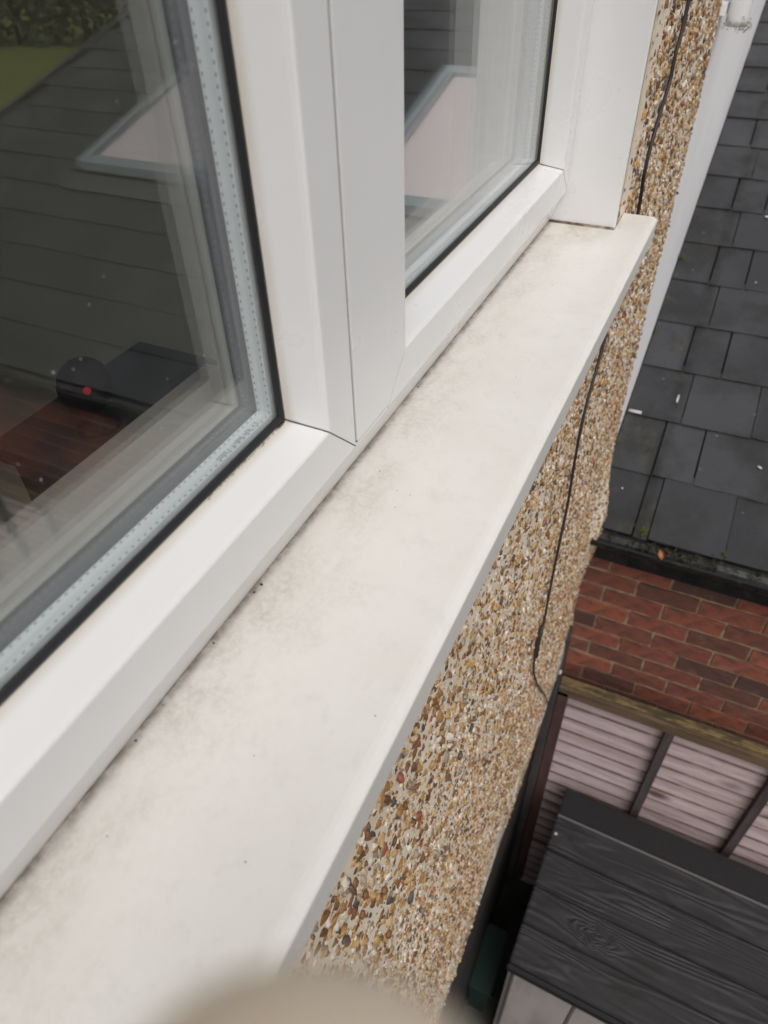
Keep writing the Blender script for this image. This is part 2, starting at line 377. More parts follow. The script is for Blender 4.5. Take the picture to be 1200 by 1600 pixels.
def clump(name, mat, parent, centres, seed=1, tris=18, flat=1.0):
    """a moss tuft: many small tilted blades and crumbs round the given (x,y,z,r)"""
    rr = random.Random(seed); bm = bmesh.new()
    for (cx, cy, cz, rad) in centres:
        for _ in range(tris):
            d = Vector((rr.gauss(0, 1), rr.gauss(0, 1), rr.gauss(0, 1) * flat)).normalized() * rad * rr.random() ** .5
            p = Vector((cx, cy, cz)) + d; s = rad * rr.uniform(.25, .5)
            q = [p + Vector((rr.uniform(-s, s), rr.uniform(-s, s), rr.uniform(-s, s) * flat)) for _ in range(4)]
            vs = [bm.verts.new(a) for a in q]
            for f in ((0, 1, 2), (0, 2, 3), (0, 3, 1), (1, 3, 2)): bm.faces.new([vs[i] for i in f])
    return link(name, mesh_of(name, bm), mat, parent)
def sstep(a, b, x):
    t = np.clip((x - a) / (b - a), 0, 1); return t * t * (3 - 2 * t)

SILL_Z = -.36; GROUND = -4.2

# ------------------------------------------------------------------ ground
o = boxes('ground', MPAVE, None, (-40, 70, -70, 30, GROUND - .3, GROUND)); o['kind'] = 'structure'
o = boxes('lawn', MGRASS, None, (2.6, 60, -60, -4.2, GROUND - .1, GROUND + .004)); o['kind'] = 'structure'

# ------------------------------------------------------------------ pebbledash house wall
WALL = empty('house_wall', 'pebbledash house wall with tan and brown stone chips below the white window sill', 'wall')
YW = .1427; CX = 1.80; ZB = -2.16
def wall_y(x, z):
    x = np.asarray(x, float); z = np.asarray(z, float)
    y = YW + .0022 * np.sin(3.1 * x + 1.3) * np.cos(2.7 * z) + .0012 * np.sin(11 * x + 7 * z)
    y = y - .011 * sstep(-1.28, -.4, z) * sstep(1.15, 1.75, x)
    y = y - .036 * np.exp(-((x - 1.74) / .09) ** 2 - ((z + 1.53) / .17) ** 2)
    return y - .010 * sstep(-1.98, -2.14, z)
def face_grid(name, x0, x1, z0, z1, step, back, mat):
    nx = max(2, int((x1 - x0) / step)); nz = max(2, int((z1 - z0) / step))
    xs = np.linspace(x0, x1, nx); zs = np.linspace(z0, z1, nz)
    bm = bmesh.new(); Yv = wall_y(xs[:, None], zs[None, :])
    V = [[bm.verts.new((xs[i], Yv[i, j], zs[j])) for j in range(nz)] for i in range(nx)]
    for i in range(nx - 1):
        for j in range(nz - 1): bm.faces.new((V[i][j], V[i + 1][j], V[i + 1][j + 1], V[i][j + 1]))
    B = {}
    def bk(v):
        k = v.index if v.index >= 0 else id(v)
        if v not in B: B[v] = bm.verts.new((v.co.x, back, v.co.z))
        return B[v]
    rim = [V[i][0] for i in range(nx)] + [V[-1][j] for j in range(1, nz)] + [V[i][-1] for i in range(nx - 2, -1, -1)] + [V[0][j] for j in range(nz - 2, 0, -1)]
    for a, b in zip(rim, rim[1:] + rim[:1]): bm.faces.new((a, b, bk(b), bk(a)))
    bm.faces.new([bk(v) for v in rim][::-1])
    return link(name, mesh_of(name, bm, False), mat, WALL)
face_grid('render_coat', -1.6, 1.036, ZB, -.392, .03, .34, MREND)
face_grid('render_coat', 1.0365, CX, ZB, 1.2, .03, .34, MREND)
boxes('render_coat', MREND, WALL, (-2.6, -1.602, YW, .34, ZB, 2.4), (-1.6, -1.2, YW, .34, -.39, 2.4), (-1.198, 1.008, YW, .34, .92, 2.4), (1.012, CX, YW, .34, 1.204, 2.4))
boxes('mortar_edge', MOLIVE, WALL, (1.009, 1.0355, .1435, .34, -.392, .918))
boxes('tile_edge', MTILE, WALL, (-1.6, CX - .05, .1355, .165, ZB - .014, ZB - .001))
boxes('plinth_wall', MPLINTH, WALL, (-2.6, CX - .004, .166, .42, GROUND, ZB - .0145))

# stone chips: icosahedra thrown into the render
t_ = (1 + 5 ** .5) / 2
ico = np.array([(-1, t_, 0), (1, t_, 0), (-1, -t_, 0), (1, -t_, 0), (0, -1, t_), (0, 1, t_), (0, -1, -t_), (0, 1, -t_), (t_, 0, -1), (t_, 0, 1), (-t_, 0, -1), (-t_, 0, 1)]) / math.hypot(1, t_)
icf = np.array([(0, 11, 5), (0, 5, 1), (0, 1, 7), (0, 7, 10), (0, 10, 11), (1, 5, 9), (5, 11, 4), (11, 10, 2), (10, 7, 6), (7, 1, 8), (3, 9, 4), (3, 4, 2), (3, 2, 6), (3, 6, 8), (3, 8, 9), (4, 9, 5), (2, 4, 11), (6, 2, 10), (8, 6, 7), (9, 8, 1)])
def scatter(x0, x1, z0, z1, dens):
    n = int((x1 - x0) * (z1 - z0) * dens); return np.stack([rng.uniform(x0, x1, n), rng.uniform(z0, z1, n)], 1)
pts = np.concatenate([scatter(-.08, 1.030, ZB + .003, -.395, 17000), scatter(1.030, CX + .002, ZB + .003, .35, 17000), scatter(-.9, -.08, ZB + .003, -.395, 3500), scatter(1.036, CX, .35, 1.19, 5000)])
gx = np.array([mnoise.noise(Vector((p[0] * 6, p[1] * 6, 3.3))) for p in pts])
keep = rng.random(len(pts)) > np.clip(sstep(-1.95, -2.14, pts[:, 1]) * (.75 + gx), 0, .93)
keep &= rng.random(len(pts)) > .35 * (gx < -.35)
keep &= ~((pts[:, 0] > 1.009) & (pts[:, 0] < 1.075) & (pts[:, 1] > -.4) & (rng.random(len(pts)) > .35))
pts = pts[keep]; n = len(pts)
sz = np.clip(rng.lognormal(math.log(.0032), .40, n), .0013, .0062)
ax = np.stack([sz * rng.uniform(.55, 1.05, n), sz * rng.uniform(.40, .75, n), sz * rng.uniform(.85, 1.5, n)], 1)
def rot_mats(n):
    a = rng.normal(0, .55, n); tx = rng.normal(0, .32, n); tz = rng.normal(0, .32, n)
    ca, sa = np.cos(a), np.sin(a); Ry = np.zeros((n, 3, 3)); Ry[:, 0, 0] = ca; Ry[:, 0, 2] = sa; Ry[:, 1, 1] = 1; Ry[:, 2, 0] = -sa; Ry[:, 2, 2] = ca
    Rx = np.zeros((n, 3, 3)); Rx[:, 0, 0] = 1; Rx[:, 1, 1] = np.cos(tx); Rx[:, 1, 2] = -np.sin(tx); Rx[:, 2, 1] = np.sin(tx); Rx[:, 2, 2] = np.cos(tx)
    Rz = np.zeros((n, 3, 3)); Rz[:, 0, 0] = np.cos(tz); Rz[:, 0, 1] = -np.sin(tz); Rz[:, 1, 0] = np.sin(tz); Rz[:, 1, 1] = np.cos(tz); Rz[:, 2, 2] = 1
    return Rz @ Rx @ Ry
RO = rot_mats(n)
cen = np.stack([pts[:, 0], wall_y(pts[:, 0], pts[:, 1]) - ax[:, 1] * rng.uniform(-.55, .40, n), pts[:, 1]], 1)
# which 300 show largest: project, drop those under the sill lip or out of frame
cc_ = cen @ RM; uu = 600 + 1112.6 * cc_[:, 0] / cc_[:, 2]; vv = 800 + 1112.6 * cc_[:, 1] / cc_[:, 2]
vis = (uu > 0) & (uu < 1200) & (vv > 0) & (vv < 1570) & ((cen[:, 1] / -cen[:, 2] < .236) | (cen[:, 0] > 1.09)) & (cc_[:, 2] > 0)
score = np.where(vis, sz / cc_[:, 2], 0); big = np.argsort(-score)[:300]
mask = np.ones(n, bool); mask[big] = False
def chips(idx):
    J = rng.uniform(.66, 1.24, (len(idx), 12, 1)); L = ico[None] * J * ax[idx][:, None, :]
    return np.einsum('nij,nkj->nki', RO[idx], L) + cen[idx][:, None, :]
idx = np.nonzero(mask)[0]; V = chips(idx).reshape(-1, 3); F = (icf[None] + (np.arange(len(idx)) * 12)[:, None, None]).reshape(-1, 3)
me = bpy.data.meshes.new('pebble_layer'); me.vertices.add(len(V)); me.vertices.foreach_set('co', V.ravel())
me.loops.add(F.size); me.loops.foreach_set('vertex_index', F.ravel().astype(np.int32))
me.polygons.add(len(F)); me.polygons.foreach_set('loop_start', (np.arange(len(F)) * 3).astype(np.int32))
me.polygons.foreach_set('use_smooth', np.zeros(len(F), bool)); me.update(calc_edges=True)
o = link('pebble_layer', me, MPEB, WALL); o['kind'] = 'stuff'
variants = []
for k in range(10):
    bm = bmesh.new(); bmesh.ops.create_icosphere(bm, subdivisions=2, radius=1)
    sd_ = Vector((k * 7.1, k * 3.3, 0))
    for v in bm.verts: v.co *= 1 + .55 * mnoise.noise(v.co * 1.25 + sd_) + .18 * mnoise.noise(v.co * 3 + sd_)
    me = mesh_of('pebble', bm, True); me.materials.append(MPEBO); variants.append(me)
for i in big:
    o = bpy.data.objects.new('pebble', variants[int(i) % 10]); COL.objects.link(o); o.parent = WALL
    M3 = Matrix(RO[i].tolist()) @ Matrix.Diagonal(Vector(ax[i].tolist()))
    o.matrix_local = Matrix.Translation(cen[i].tolist()) @ M3.to_4x4()

# ------------------------------------------------------------------ sill
bm = bmesh.new()
prof = [(.1405, -.3600), (.1040, -.3601), (.1005, -.3606), (.0970, -.3619), (.0952, -.3630), (.0946, -.3637), (.0944, -.3646), (.0946, -.372), (.0956, -.3945), (.0962, -.3957), (.0985, -.396), (.1405, -.3955)]
loft(bm, [(-1.25, y, z) for y, z in prof], [(1.068, y, z) for y, z in prof])
me = mesh_of('window_sill', bm)
o = link('window_sill', me, MSILL); tag(o, 'long white plastic window sill with grey dirt smears beside the window frame', 'window sill')
SILL = o
boxes('sill_back', MSILL, SILL, (-1.195, .9995, .1405, .236, -.3955, -.3600))
boxes('sealant', MDIRT, SILL, (-1.19, .9985, .2296, .2312, -.3606, -.3592))
# crumbs of dirt lying on it
bm = bmesh.new()
for (x, y, s) in ((.535, .2265, .0016), (.43, .2262, .0014), (.26, .2255, .0022), (.252, .2262, .0016), (.70, .2255, .0012), (.405, .205, .0011), (.205, .2262, .0013), (.15, .16, .0007), (.10, .1325, .0008), (.37, .175, .0007), (.62, .19, .0008), (.80, .17, .0009), (.87, .2, .001), (.2, .11, .0008), (.96, .18, .0013), (.13, .226, .0016), (.155, .2265, .0012)):
    m4 = Matrix.Translation((x, y, SILL_Z + s * .3)) @ Matrix.Rotation(random.uniform(0, 3), 4, 'Z') @ Matrix.Diagonal((s * random.uniform(.8, 1.9), s, s * .6, 1)) @ Matrix.Scale(.48, 4)
    bmesh.ops.create_icosphere(bm, subdivisions=1, radius=1, matrix=m4)
o = link('dirt_crumbs', mesh_of('dirt_crumbs', bm), MGASK, SILL); o['kind'] = 'stuff'

# ------------------------------------------------------------------ window
WIN = empty('window', 'white plastic double glazed window with two panes and a broad mullion', 'window')
SASH = [(0, .2125), (.0003, .2109), (.0010, .2105), (.0345, .2105), (.0357, .2108), (.0366, .2118), (.0375, .2150), (.0418, .2385), (.0426, .2405), (.0436, .2412), (.0436, .290), (0, .290)]
def mitred(name, rect, prof, mat, parent, sides='BRTL', gap=.0007, joined=False):
    x0, x1, z0, z1 = rect; out = []
    whole = bmesh.new() if joined else None
    for s in sides:
        A, B = [], []
        for n_, y in prof:
            if s == 'B': A.append((x0 + n_ + gap, y, z0 + n_)); B.append((x1 - n_ - gap, y, z0 + n_))
            if s == 'T': A.append((x0 + n_ + gap, y, z1 - n_)); B.append((x1 - n_ - gap, y, z1 - n_))
            if s == 'L': A.append((x0 + n_, y, z0 + n_ + gap)); B.append((x0 + n_, y, z1 - n_ - gap))
            if s == 'R': A.append((x1 - n_, y, z0 + n_ + gap)); B.append((x1 - n_, y, z1 - n_ - gap))
        if joined:
            loft(whole, A, B); continue
        bm = bmesh.new(); loft(bm, A, B)
        nm = {'B': 'bottom_rail', 'T': 'top_rail', 'L': 'stile', 'R': 'stile'}[s] if name == 'rail' else name
        m_ = mat[s] if isinstance(mat, dict) else mat
        out.append(link(nm, mesh_of(nm, bm), m_, parent))
    if joined: return link(name, mesh_of(name, whole), mat, parent)
    return out
ZTOP = .86
for (xa, xb) in ((-.36, .379), (.435, .9992)):
    R_ = (xa, xb, -.3186, ZTOP)
    sash = mitred('sash', R_, SASH, MPVC, WIN, joined=True)
    for side in (0, 1):
        g_ = .00055; A, B = [], []
        core = [(.0006, .2135), (.0006, .21075), (.0345, .21075), (.0364, .2121), (.0432, .2405), (.0430, .28), (.0006, .28)]
        for n_, y in core:
            xx = (xa + n_) if side == 0 else (xb - n_); zz = -.3186 + n_; sg = 1 if side == 0 else -1
            A.append((xx - sg * g_, y, zz)); B.append((xx + sg * g_, y, zz))
        bm = bmesh.new(); loft(bm, A, B); link('mitre_joint', mesh_of('mitre_joint', bm), MJOINT, sash)
    gk = [(.0434, .2412), (.0440, .2402), (.0462, .2398), (.0486, .2412), (.0493, .2429), (.0434, .2429)]
    mitred('gasket', R_, gk, MGASK, sash, gap=-.0001)
    sp = [(.0440, .2473), (.0493, .2473), (.0495, .2476), (.0495, .2583), (.0493, .2586), (.0440, .2586)]
    mitred('spacer_bar', R_, sp, {'B': MSPX, 'T': MSPX, 'L': MSPZ, 'R': MSPZ}, sash, gap=.0001)
    ig = [(.0436, .2629), (.0497, .2629), (.0506, .2645), (.0508, .2725), (.0436, .2725)]
    mitred('inner_gasket', R_, ig, MGREYSEAL, sash, gap=-.0001)
    ib = [(.0437, .2727), (.0510, .2727), (.0514, .2735), (.0514, .2792), (.0508, .2800), (.0437, .2800)]
    mitred('inner_bead', R_, ib, MPALE, sash, gap=.0001)
    boxes('outer_pane', MGLASS, sash, (xa + .0437, xb - .0437, .2431, .2471, -.3186 + .0437, ZTOP - .0437))
    boxes('inner_pane', MGLASSIN, sash, (xa + .0437, xb - .0437, .2588, .2628, -.3186 + .0437, ZTOP - .0437))
    if xa < 0:
        tx = bpy.data.curves.new('stamp', 'FONT'); tx.body = '2.1  KM 36817  / 2005'; tx.size = .0050; tx.extrude = .00003
        ob = bpy.data.objects.new('tmp', tx); COL.objects.link(ob); bpy.context.view_layer.update()
        me = bpy.data.meshes.new_from_object(ob.evaluated_get(bpy.context.evaluated_depsgraph_get())); bpy.data.objects.remove(ob)
        st = link('date_stamp', me, MINK, sash)
        st.matrix_local = Matrix(((-1, 0, 0, .318), (0, -1, 0, .2528), (0, 0, 1, -.3186 + .04955), (0, 0, 0, 1)))
rd = random.Random(11)
bm = bmesh.new()
for _ in range(170):
    x = rd.uniform(-.05, .33) if rd.random() < .6 else rd.uniform(.5, .97); z = -.27 + .35 * rd.random() ** 1.6; s = rd.uniform(.00018, .00045)
    bmesh.ops.create_icosphere(bm, subdivisions=1, radius=1, matrix=Matrix.Translation((x, .2430, z)) @ Matrix.Diagonal((s, s * .3, s * rd.uniform(.7, 1.6), 1)))
o = link('dust_specks', mesh_of('dust_specks', bm), MPUTTY, WIN); o['kind'] = 'stuff'
# mullion cover between the two sashes
bm = bmesh.new()
pr = [(.3811, .2112), (.3811, .2103), (.3815, .2100), (.4345, .2100), (.4349, .2102), (.4349, .290), (.3811, .290)]
loft(bm, [(x, y, -.3150) for x, y in pr], [(x, y, ZTOP) for x, y in pr])
link('mullion', mesh_of('mullion', bm), MPVC, WIN)
# fixed frame: sloping foot under the sashes, jambs and head
bm = bmesh.new()
foot = [(.2128, -.3192), (.2130, -.3200), (.2300, -.3600), (.30, -.3600), (.30, -.3192)]
loft(bm, [(-1.195, y, z) for y, z in foot], [(.9994, y, z) for y, z in foot])
link('frame_foot', mesh_of('frame_foot', bm), MPVC, WIN)
boxes('mullion_foot', MPVC, WIN, (.3796, .4346, .2106, .290, -.3191, -.3167))
boxes('joint_line', MJOINT, WIN, (.3791, .3810, .2118, .24, -.3162, ZTOP), (.3812, .4340, .2112, .24, -.3166, -.3151))
boxes('frame_head', MPVC, WIN, (-1.195, .9994, .2125, .30, ZTOP + .001, .918))
boxes('frame_post', MPVC, WIN, (-.42, -.362, .2125, .30, -.319, ZTOP), bevel=.002)
boxes('frame_post', MPVC, WIN, (-1.195, -1.14, .2125, .30, -.319, ZTOP), bevel=.002)
boxes('reveal_trim', MPVC, WIN, (1.0000, 1.0085, .1402, .30, -.3592, .918), bevel=.0012)
boxes('sealant', MDIRT, WIN, (.9975, 1.0000, .1412, .2305, -.3601, -.3572))
o = boxes('window_board', MPVC, WIN, (-1.19, .415, .302, .371, -.325, -.300), bevel=.004, seg=2)
boxes('seal_ledge', MPVC, WIN, (-1.19, .999, .300, .3019, -.36, -.3195))
# mossy grime in the corner of the left gasket
gm = [(x, .2405 + random.uniform(-.0008, .0008), -.2752 + random.uniform(-.001, .0006) , random.uniform(.0006, .0014)) for x in np.concatenate([np.linspace(.245, .333, 60), np.linspace(.325, .334, 24)])]
gm += [(.3335 + random.uniform(-.0015, .001), .2405, -.273 + .012 * random.random() ** 2, random.uniform(.0005, .0013)) for _ in range(26)]
o = clump('moss', MMOSSD, None, gm, 3, 8); tag(o, 'dark green mossy grime in the bottom corner of the left window gasket', 'moss')

# ------------------------------------------------------------------ room behind the glass
o = boxes('room_shell', MROOM, None, (-2.4, 1.75, 3.2, 3.3, -1.4, 1.3), (-2.5, -2.4, .342, 3.3, -1.4, 1.3), (1.75, 1.85, .342, 3.3, -1.4, 1.3), (-2.5, 1.85, .342, 3.3, 1.3, 1.4)); o['kind'] = 'structure'
o = boxes('room_floor', MROOMF, None, (-2.5, 1.85, .342, 3.3, -1.5, -1.402)); o['kind'] = 'structure'
DESK = empty('side_table', 'small dark side table standing behind the left window pane', 'side table')
boxes('table_top', MDESK, DESK, (.40, .66, .50, .70, -.50, -.47), bevel=.003)
for x in (.43, .63):
    for y in (.53, .67): boxes('leg', MDESK, DESK, (x - .02, x + .02, y - .02, y + .02, -1.402, -.5002))
GAD = empty('indoor_camera', 'round dark indoor camera with a red light behind the left window pane', 'indoor camera')
gc = Vector((.475, .605, -.415))
bm = bmesh.new(); bmesh.ops.create_uvsphere(bm, u_segments=28, v_segments=18, radius=.032, matrix=Matrix.Translation(gc) @ Matrix.Diagonal((1, .85, 1, 1)))
link('housing', mesh_of('housing', bm, True), MGADG, GAD)
tube('stand', [gc + Vector((0, 0, -.030)), gc + Vector((0, 0, -.045)), gc + Vector((0, 0, -.050)), gc + Vector((0, 0, -.0545))], [.010, .010, .024, .026], MGADG, GAD, 20)
bm = bmesh.new(); dv = (Vector((0, 0, 0)) - gc).normalized()
bmesh.ops.create_uvsphere(bm, u_segments=12, v_segments=8, radius=.0050, matrix=Matrix.Translation(gc + dv * .0285 + Vector((0, 0, -.006))))
link('red_light', mesh_of('red_light', bm, True), MLED, GAD)

# ------------------------------------------------------------------ cable on the wall
raw = [(1.27, .6), (1.25, .2), (1.24, -.13), (1.213, -.19), (1.207, -.2275), (1.16, -.272), (1.14, -.324), (1.165, -.394), (1.12, -.49), (1.085, -.584), (1.025, -.658), (1.012, -.74), (1.03, -.878), (1.02, -1.053), (1.03, -1.20), (1.005, -1.25), (1.016, -1.36), (1.16, -1.62), (1.35, -1.915), (1.456, -2.115), (1.5, -2.18)]
cp = [(x, float(wall_y(x, max(z, -2.13))) - .0075, z) for x, z in raw]
CAB = empty('cable', 'thin black cable hanging loosely down the pebbledash wall', 'cable')
tube('cable_run', smooth_path(cp, 6), .0027, MCABLE, CAB, 8)
tube('knot', smooth_path([cp[14], cp[15], cp[16]], 3)[1:5], [.0036, .0062, .0060, .0036], MCABLE, CAB, 8)
o = tube('tape_wrap', [cp[15] , Vector(cp[15]) * .5 + Vector(cp[16]) * .5], .0056, MCABLE, CAB, 8)

# ------------------------------------------------------------------ neighbour: white wall, downpipe
o = boxes('rendered_wall', MWHITE, None, (CX + .003, 9, .157, .5, GROUND, 2.4)); tag(o, 'white painted wall of the neighbouring house beside the slate roof', 'wall')
NB = o
DP = empty('downpipe', 'white downpipe with a mouldy foot on the white neighbouring wall', 'downpipe')
pp = [Vector((2.20, .118, -.285)), Vector((2.20, .118, -.27)), Vector((2.2, .118, .4)), Vector((2.2, .118, 1.6))]
tube('pipe', pp, [.024, .025, .025, .025], MPVC, DP, 20)
boxes('bracket', MPVC, DP, (2.165, 2.235, .1445, .1565, -.262, -.238))
clump('algae', MALG, DP, [(2.19 + random.uniform(-.03, .02), .11 + random.uniform(-.025, .035), -.278 + random.uniform(-.012, .008), .006) for _ in range(34)], 5, 7)
# drip stain under it: a thin film on the wall
bm = bmesh.new(); st = [bm.verts.new(p) for p in ((2.165, .1566, -.29), (2.185, .1566, -.29), (2.182, .1566, -.36), (2.178, .1566, -.47), (2.170, .1566, -.47), (2.166, .1566, -.36))]; bm.faces.new(st)
ms = new_mat('drip_stain', (.35, .33, .32), .8); q = N(ms); xx, yy, zz = q.sep(q.obj())
q.t.nodes['Principled BSDF'].inputs['Base Color'].default_value = (.18, .165, .15, 1)
al = q.math('MULTIPLY', q.rng(zz, -.46, -.29, 0, .95), q.rng(q.noise(q.obj(), 60, 3), .3, .6, .4, 1)); q.put(q.b.inputs['Alpha'], al)
link('drip_stain', mesh_of('drip_stain', bm), ms, DP)

# ------------------------------------------------------------------ brick extension with slate roof
EXT = empty('extension', 'single storey red brick extension with a dark slate roof and two skylights', 'house extension')
XB = 1.85; YV = -3.75; SL = .273; TH = math.atan(SL)
def roof_z(x): return -1.4338 + SL * (x - 1.9446)
wall_ = boxes('brick_wall', MMORT, EXT, (XB + .006, XB + .30, YV + .12, .1565, GROUND, -1.515))
boxes('side_wall', MMORT, EXT, (XB + .301, 6.5, YV + .12, YV + .35, GROUND, -1.515))
bv = []
for k in range(4):
    bm = bmesh.new(); box(bm, 0, .1, -.0965, .0965, -.0325, .0325)
    bmesh.ops.subdivide_edges(bm, edges=bm.edges[:], cuts=3, use_grid_fill=True)
    for v in bm.verts: v.co += Vector((mnoise.noise(v.co * 30 + Vector((k * 9, 0, 0))), mnoise.noise(v.co * 30 + Vector((0, k * 9, 5))), mnoise.noise(v.co * 30 + Vector((5, 5, k * 9))))) * .0036
    me = mesh_of('brick', bm); me.materials.append(MBRICK); bv.append(me)
low = bmesh.new(); nb = 0
for cidx in range(-5, 30):
    z = -1.93 - .0765 * cidx
    if z > -1.56: continue
    off = -.141 if cidx % 2 == 0 else -.040
    k = 2
    while True:
        yc = off + .1015 + .203 * k; k -= 1
        if yc - .0965 > .14: continue
        if yc < YV + .22: break
        full = yc + .0965 < .155
        if z > -2.55 and nb < 300:
            if full: mb = bv[random.randrange(4)]
            else:
                hb = bmesh.new(); w_ = (.1555 - (yc - .0965)) / 2; box(hb, 0, .1, -w_, w_, -.0325, .0325); bmesh.ops.bevel(hb, geom=hb.edges[:], offset=.003, segments=1, affect='EDGES'); mb = mesh_of('brick', hb); mb.materials.append(MBRICK)
                yc = .1555 - w_
            o = bpy.data.objects.new('brick', mb); COL.objects.link(o); o.parent = wall_
            o.location = (XB + random.uniform(-.001, .0025), yc, z + random.uniform(-.001, .001))
            o.rotation_euler = (random.gauss(0, .006), random.gauss(0, .006), random.gauss(0, .006)); nb += 1
        elif full: box(low, XB, XB + .1, yc - .0965, yc + .0965, z - .0325, z + .0325)
o = link('brick_courses', mesh_of('brick_courses', low), MBRICK, wall_); o['kind'] = 'stuff'
# roof deck
roof = None
bm = bmesh.new(); xr = 1.71 + .23 * 17
A = [(1.76, roof_z(1.76) - .012), (xr, roof_z(xr) - .012), (xr, roof_z(xr) - .10), (1.9, roof_z(1.76) - .10), (1.76, roof_z(1.76) - .03)]
loft(bm, [(x, YV + .02, z) for x, z in A], [(x, .1562, z) for x, z in A])
roof = link('roof', mesh_of('roof', bm), MUNDER, EXT)
sv = []
for k in range(6):
    bm = bmesh.new(); box(bm, 0, .27, -.1061, .1061, -.006, 0)
    bmesh.ops.subdivide_edges(bm, edges=[e for e in bm.edges if abs(e.verts[0].co.y - e.verts[1].co.y) > .1 and e.verts[0].co.x < .01], cuts=5)
    for v in bm.verts:
        if v.co.x < .01: v.co.x += random.uniform(-.0018, .0022); v.co.z += random.uniform(-.0006, .0006)
    me = mesh_of('slate', bm); me.materials.append(MSLATE); sv.append(me)
def strip(w):
    bm = bmesh.new(); box(bm, 0, .27, -w / 2, w / 2, -.006, 0); me = mesh_of('slate', bm); me.materials.append(MSLATE); return me
SKY = [(-2.73, -1.95), (-1.11, -.33)]; SX0, SX1 = 2.97, 4.15
ns = 0; extra = bmesh.new()
def put_slate(me, row, yc, dz=0, lean=0):
    global ns
    x = 1.708 + .23 * row + random.uniform(-.003, .003)
    for a, b in SKY:
        if a - .03 < yc < b + .03 and SX0 - .12 < x + .1 < SX1 + .0: return
    o = bpy.data.objects.new('slate', me); COL.objects.link(o); o.parent = roof; ns += 1
    o.location = (x, yc, roof_z(x) + .004 + random.uniform(-.0012, .0012) + dz)
    o.rotation_euler = (random.gauss(0, .004) + lean, -TH + .022 + random.gauss(0, .003), random.gauss(0, .005))
for row in range(17):
    if row % 2 == 0:
        y0 = -.024
        if row == 0: put_slate(strip(.128), row, .0885); put_slate(strip(.04), row, -.001, -.004)
        else: put_slate(strip(.175), row, .066)
    else:
        put_slate(strip(.130), row, .0875); put_slate(strip(.118), row, -.0435, -.001); y0 = -.108
    j = 0
    while True:
        yc = y0 - .107 - .214 * j; j += 1
        if yc - .1 < YV - .03: break
        put_slate(sv[random.randrange(6)], row, yc)
# verge
bm = bmesh.new(); A = [(1.72, roof_z(1.72) + .008), (xr, roof_z(xr) + .008), (xr, roof_z(xr) - .16), (1.72, roof_z(1.72) - .16)]
loft(bm, [(x, YV - .03, z) for x, z in A], [(x, YV + .018, z) for x, z in A]); link('verge_board', mesh_of('verge_board', bm), MSKYL, EXT)
# ridge and back slope so that the roof closes
bm = bmesh.new(); A = [(xr - .05, roof_z(xr) + .03), (xr + .05, roof_z(xr) + .045), (xr + .15, roof_z(xr) + .02), (xr + 2.6, roof_z(xr) - .75), (xr + 2.6, roof_z(xr) - .85), (xr, roof_z(xr) - .1)]
loft(bm, [(x, YV, z) for x, z in A], [(x, .1562, z) for x, z in A]); link('ridge', mesh_of('ridge', bm), MSLATE, EXT)
# skylights
for a, b in SKY:
    def rf(name, x0, x1, y0, y1, h0, h1, mat, par):
        bm = bmesh.new()
        loft(bm, [(x0, y0, roof_z(x0) + h0), (x1, y0, roof_z(x1) + h0), (x1, y0, roof_z(x1) + h1), (x0, y0, roof_z(x0) + h1)], [(x0, y1, roof_z(x0) + h0), (x1, y1, roof_z(x1) + h0), (x1, y1, roof_z(x1) + h1), (x0, y1, roof_z(x0) + h1)])
        return link(name, mesh_of(name, bm), mat, par)
    s_ = rf('skylight', SX0 - .0005, SX1 + .05, a - .05, b + .05, -.011, .03, MSKYL, EXT)
    rf('frame_bar', SX0, SX1, a, a + .06, .031, .075, MSKYF, s_); rf('frame_bar', SX0, SX1, b - .06, b, .031, .075, MSKYF, s_)
    rf('frame_bar', SX0, SX0 + .07, a + .061, b - .061, .031, .072, MSKYF, s_); rf('frame_bar', SX1 - .07, SX1, a + .061, b - .061, .031, .075, MSKYF, s_)
    rf('pane', SX0 + .071, SX1 - .071, a + .061, b - .061, .031, .055, MSKYG, s_)
    rf('apron', SX0 - .13, SX0 - .001, a - .03, b + .03, .006, .011, MSLATEG, s_)
# gutter run
gx0, gz0, gr = 1.690, -1.505, .043
bm = bmesh.new(); out = [(gx0 + gr * math.cos(t), gz0 + gr * math.sin(t)) for t in np.linspace(math.pi, 2 * math.pi, 15)]
inn = [(gx0 + (gr - .004) * math.cos(t), gz0 + (gr - .004) * math.sin(t)) for t in np.linspace(2 * math.pi, math.pi, 15)]
rim = [(gx0 - gr + .004, gz0 + .003), (gx0 - gr - .004, gz0 + .003), (gx0 - gr - .004, gz0 - .006)]
ring = out + inn + rim
loft(bm, [(x, YV, z) for x, z in ring], [(x, .128, z) for x, z in ring])
GUT = link('gutter', mesh_of('gutter', bm), MGUT, EXT)
boxes('fascia_board', MGUT, EXT, (1.742, 1.758, YV + .1, .13, -1.66, -1.49))
for y in (-.36, -1.2, -2.0, -2.8):
    bm = bmesh.new(); rr_ = gr + .004; A = [(gx0 + rr_ * math.cos(t), gz0 + rr_ * math.sin(t)) for t in np.linspace(math.pi * .98, 2.02 * math.pi, 12)]
    B = [(gx0 + (gr + .0005) * math.cos(t), gz0 + (gr + .0005) * math.sin(t)) for t in np.linspace(2.02 * math.pi, math.pi * .98, 12)]
    loft(bm, [(x, y - .02, z) for x, z in A + B], [(x, y + .02, z) for x, z in A + B]); link('gutter_bracket', mesh_of('gutter_bracket', bm), MGUT, GUT)
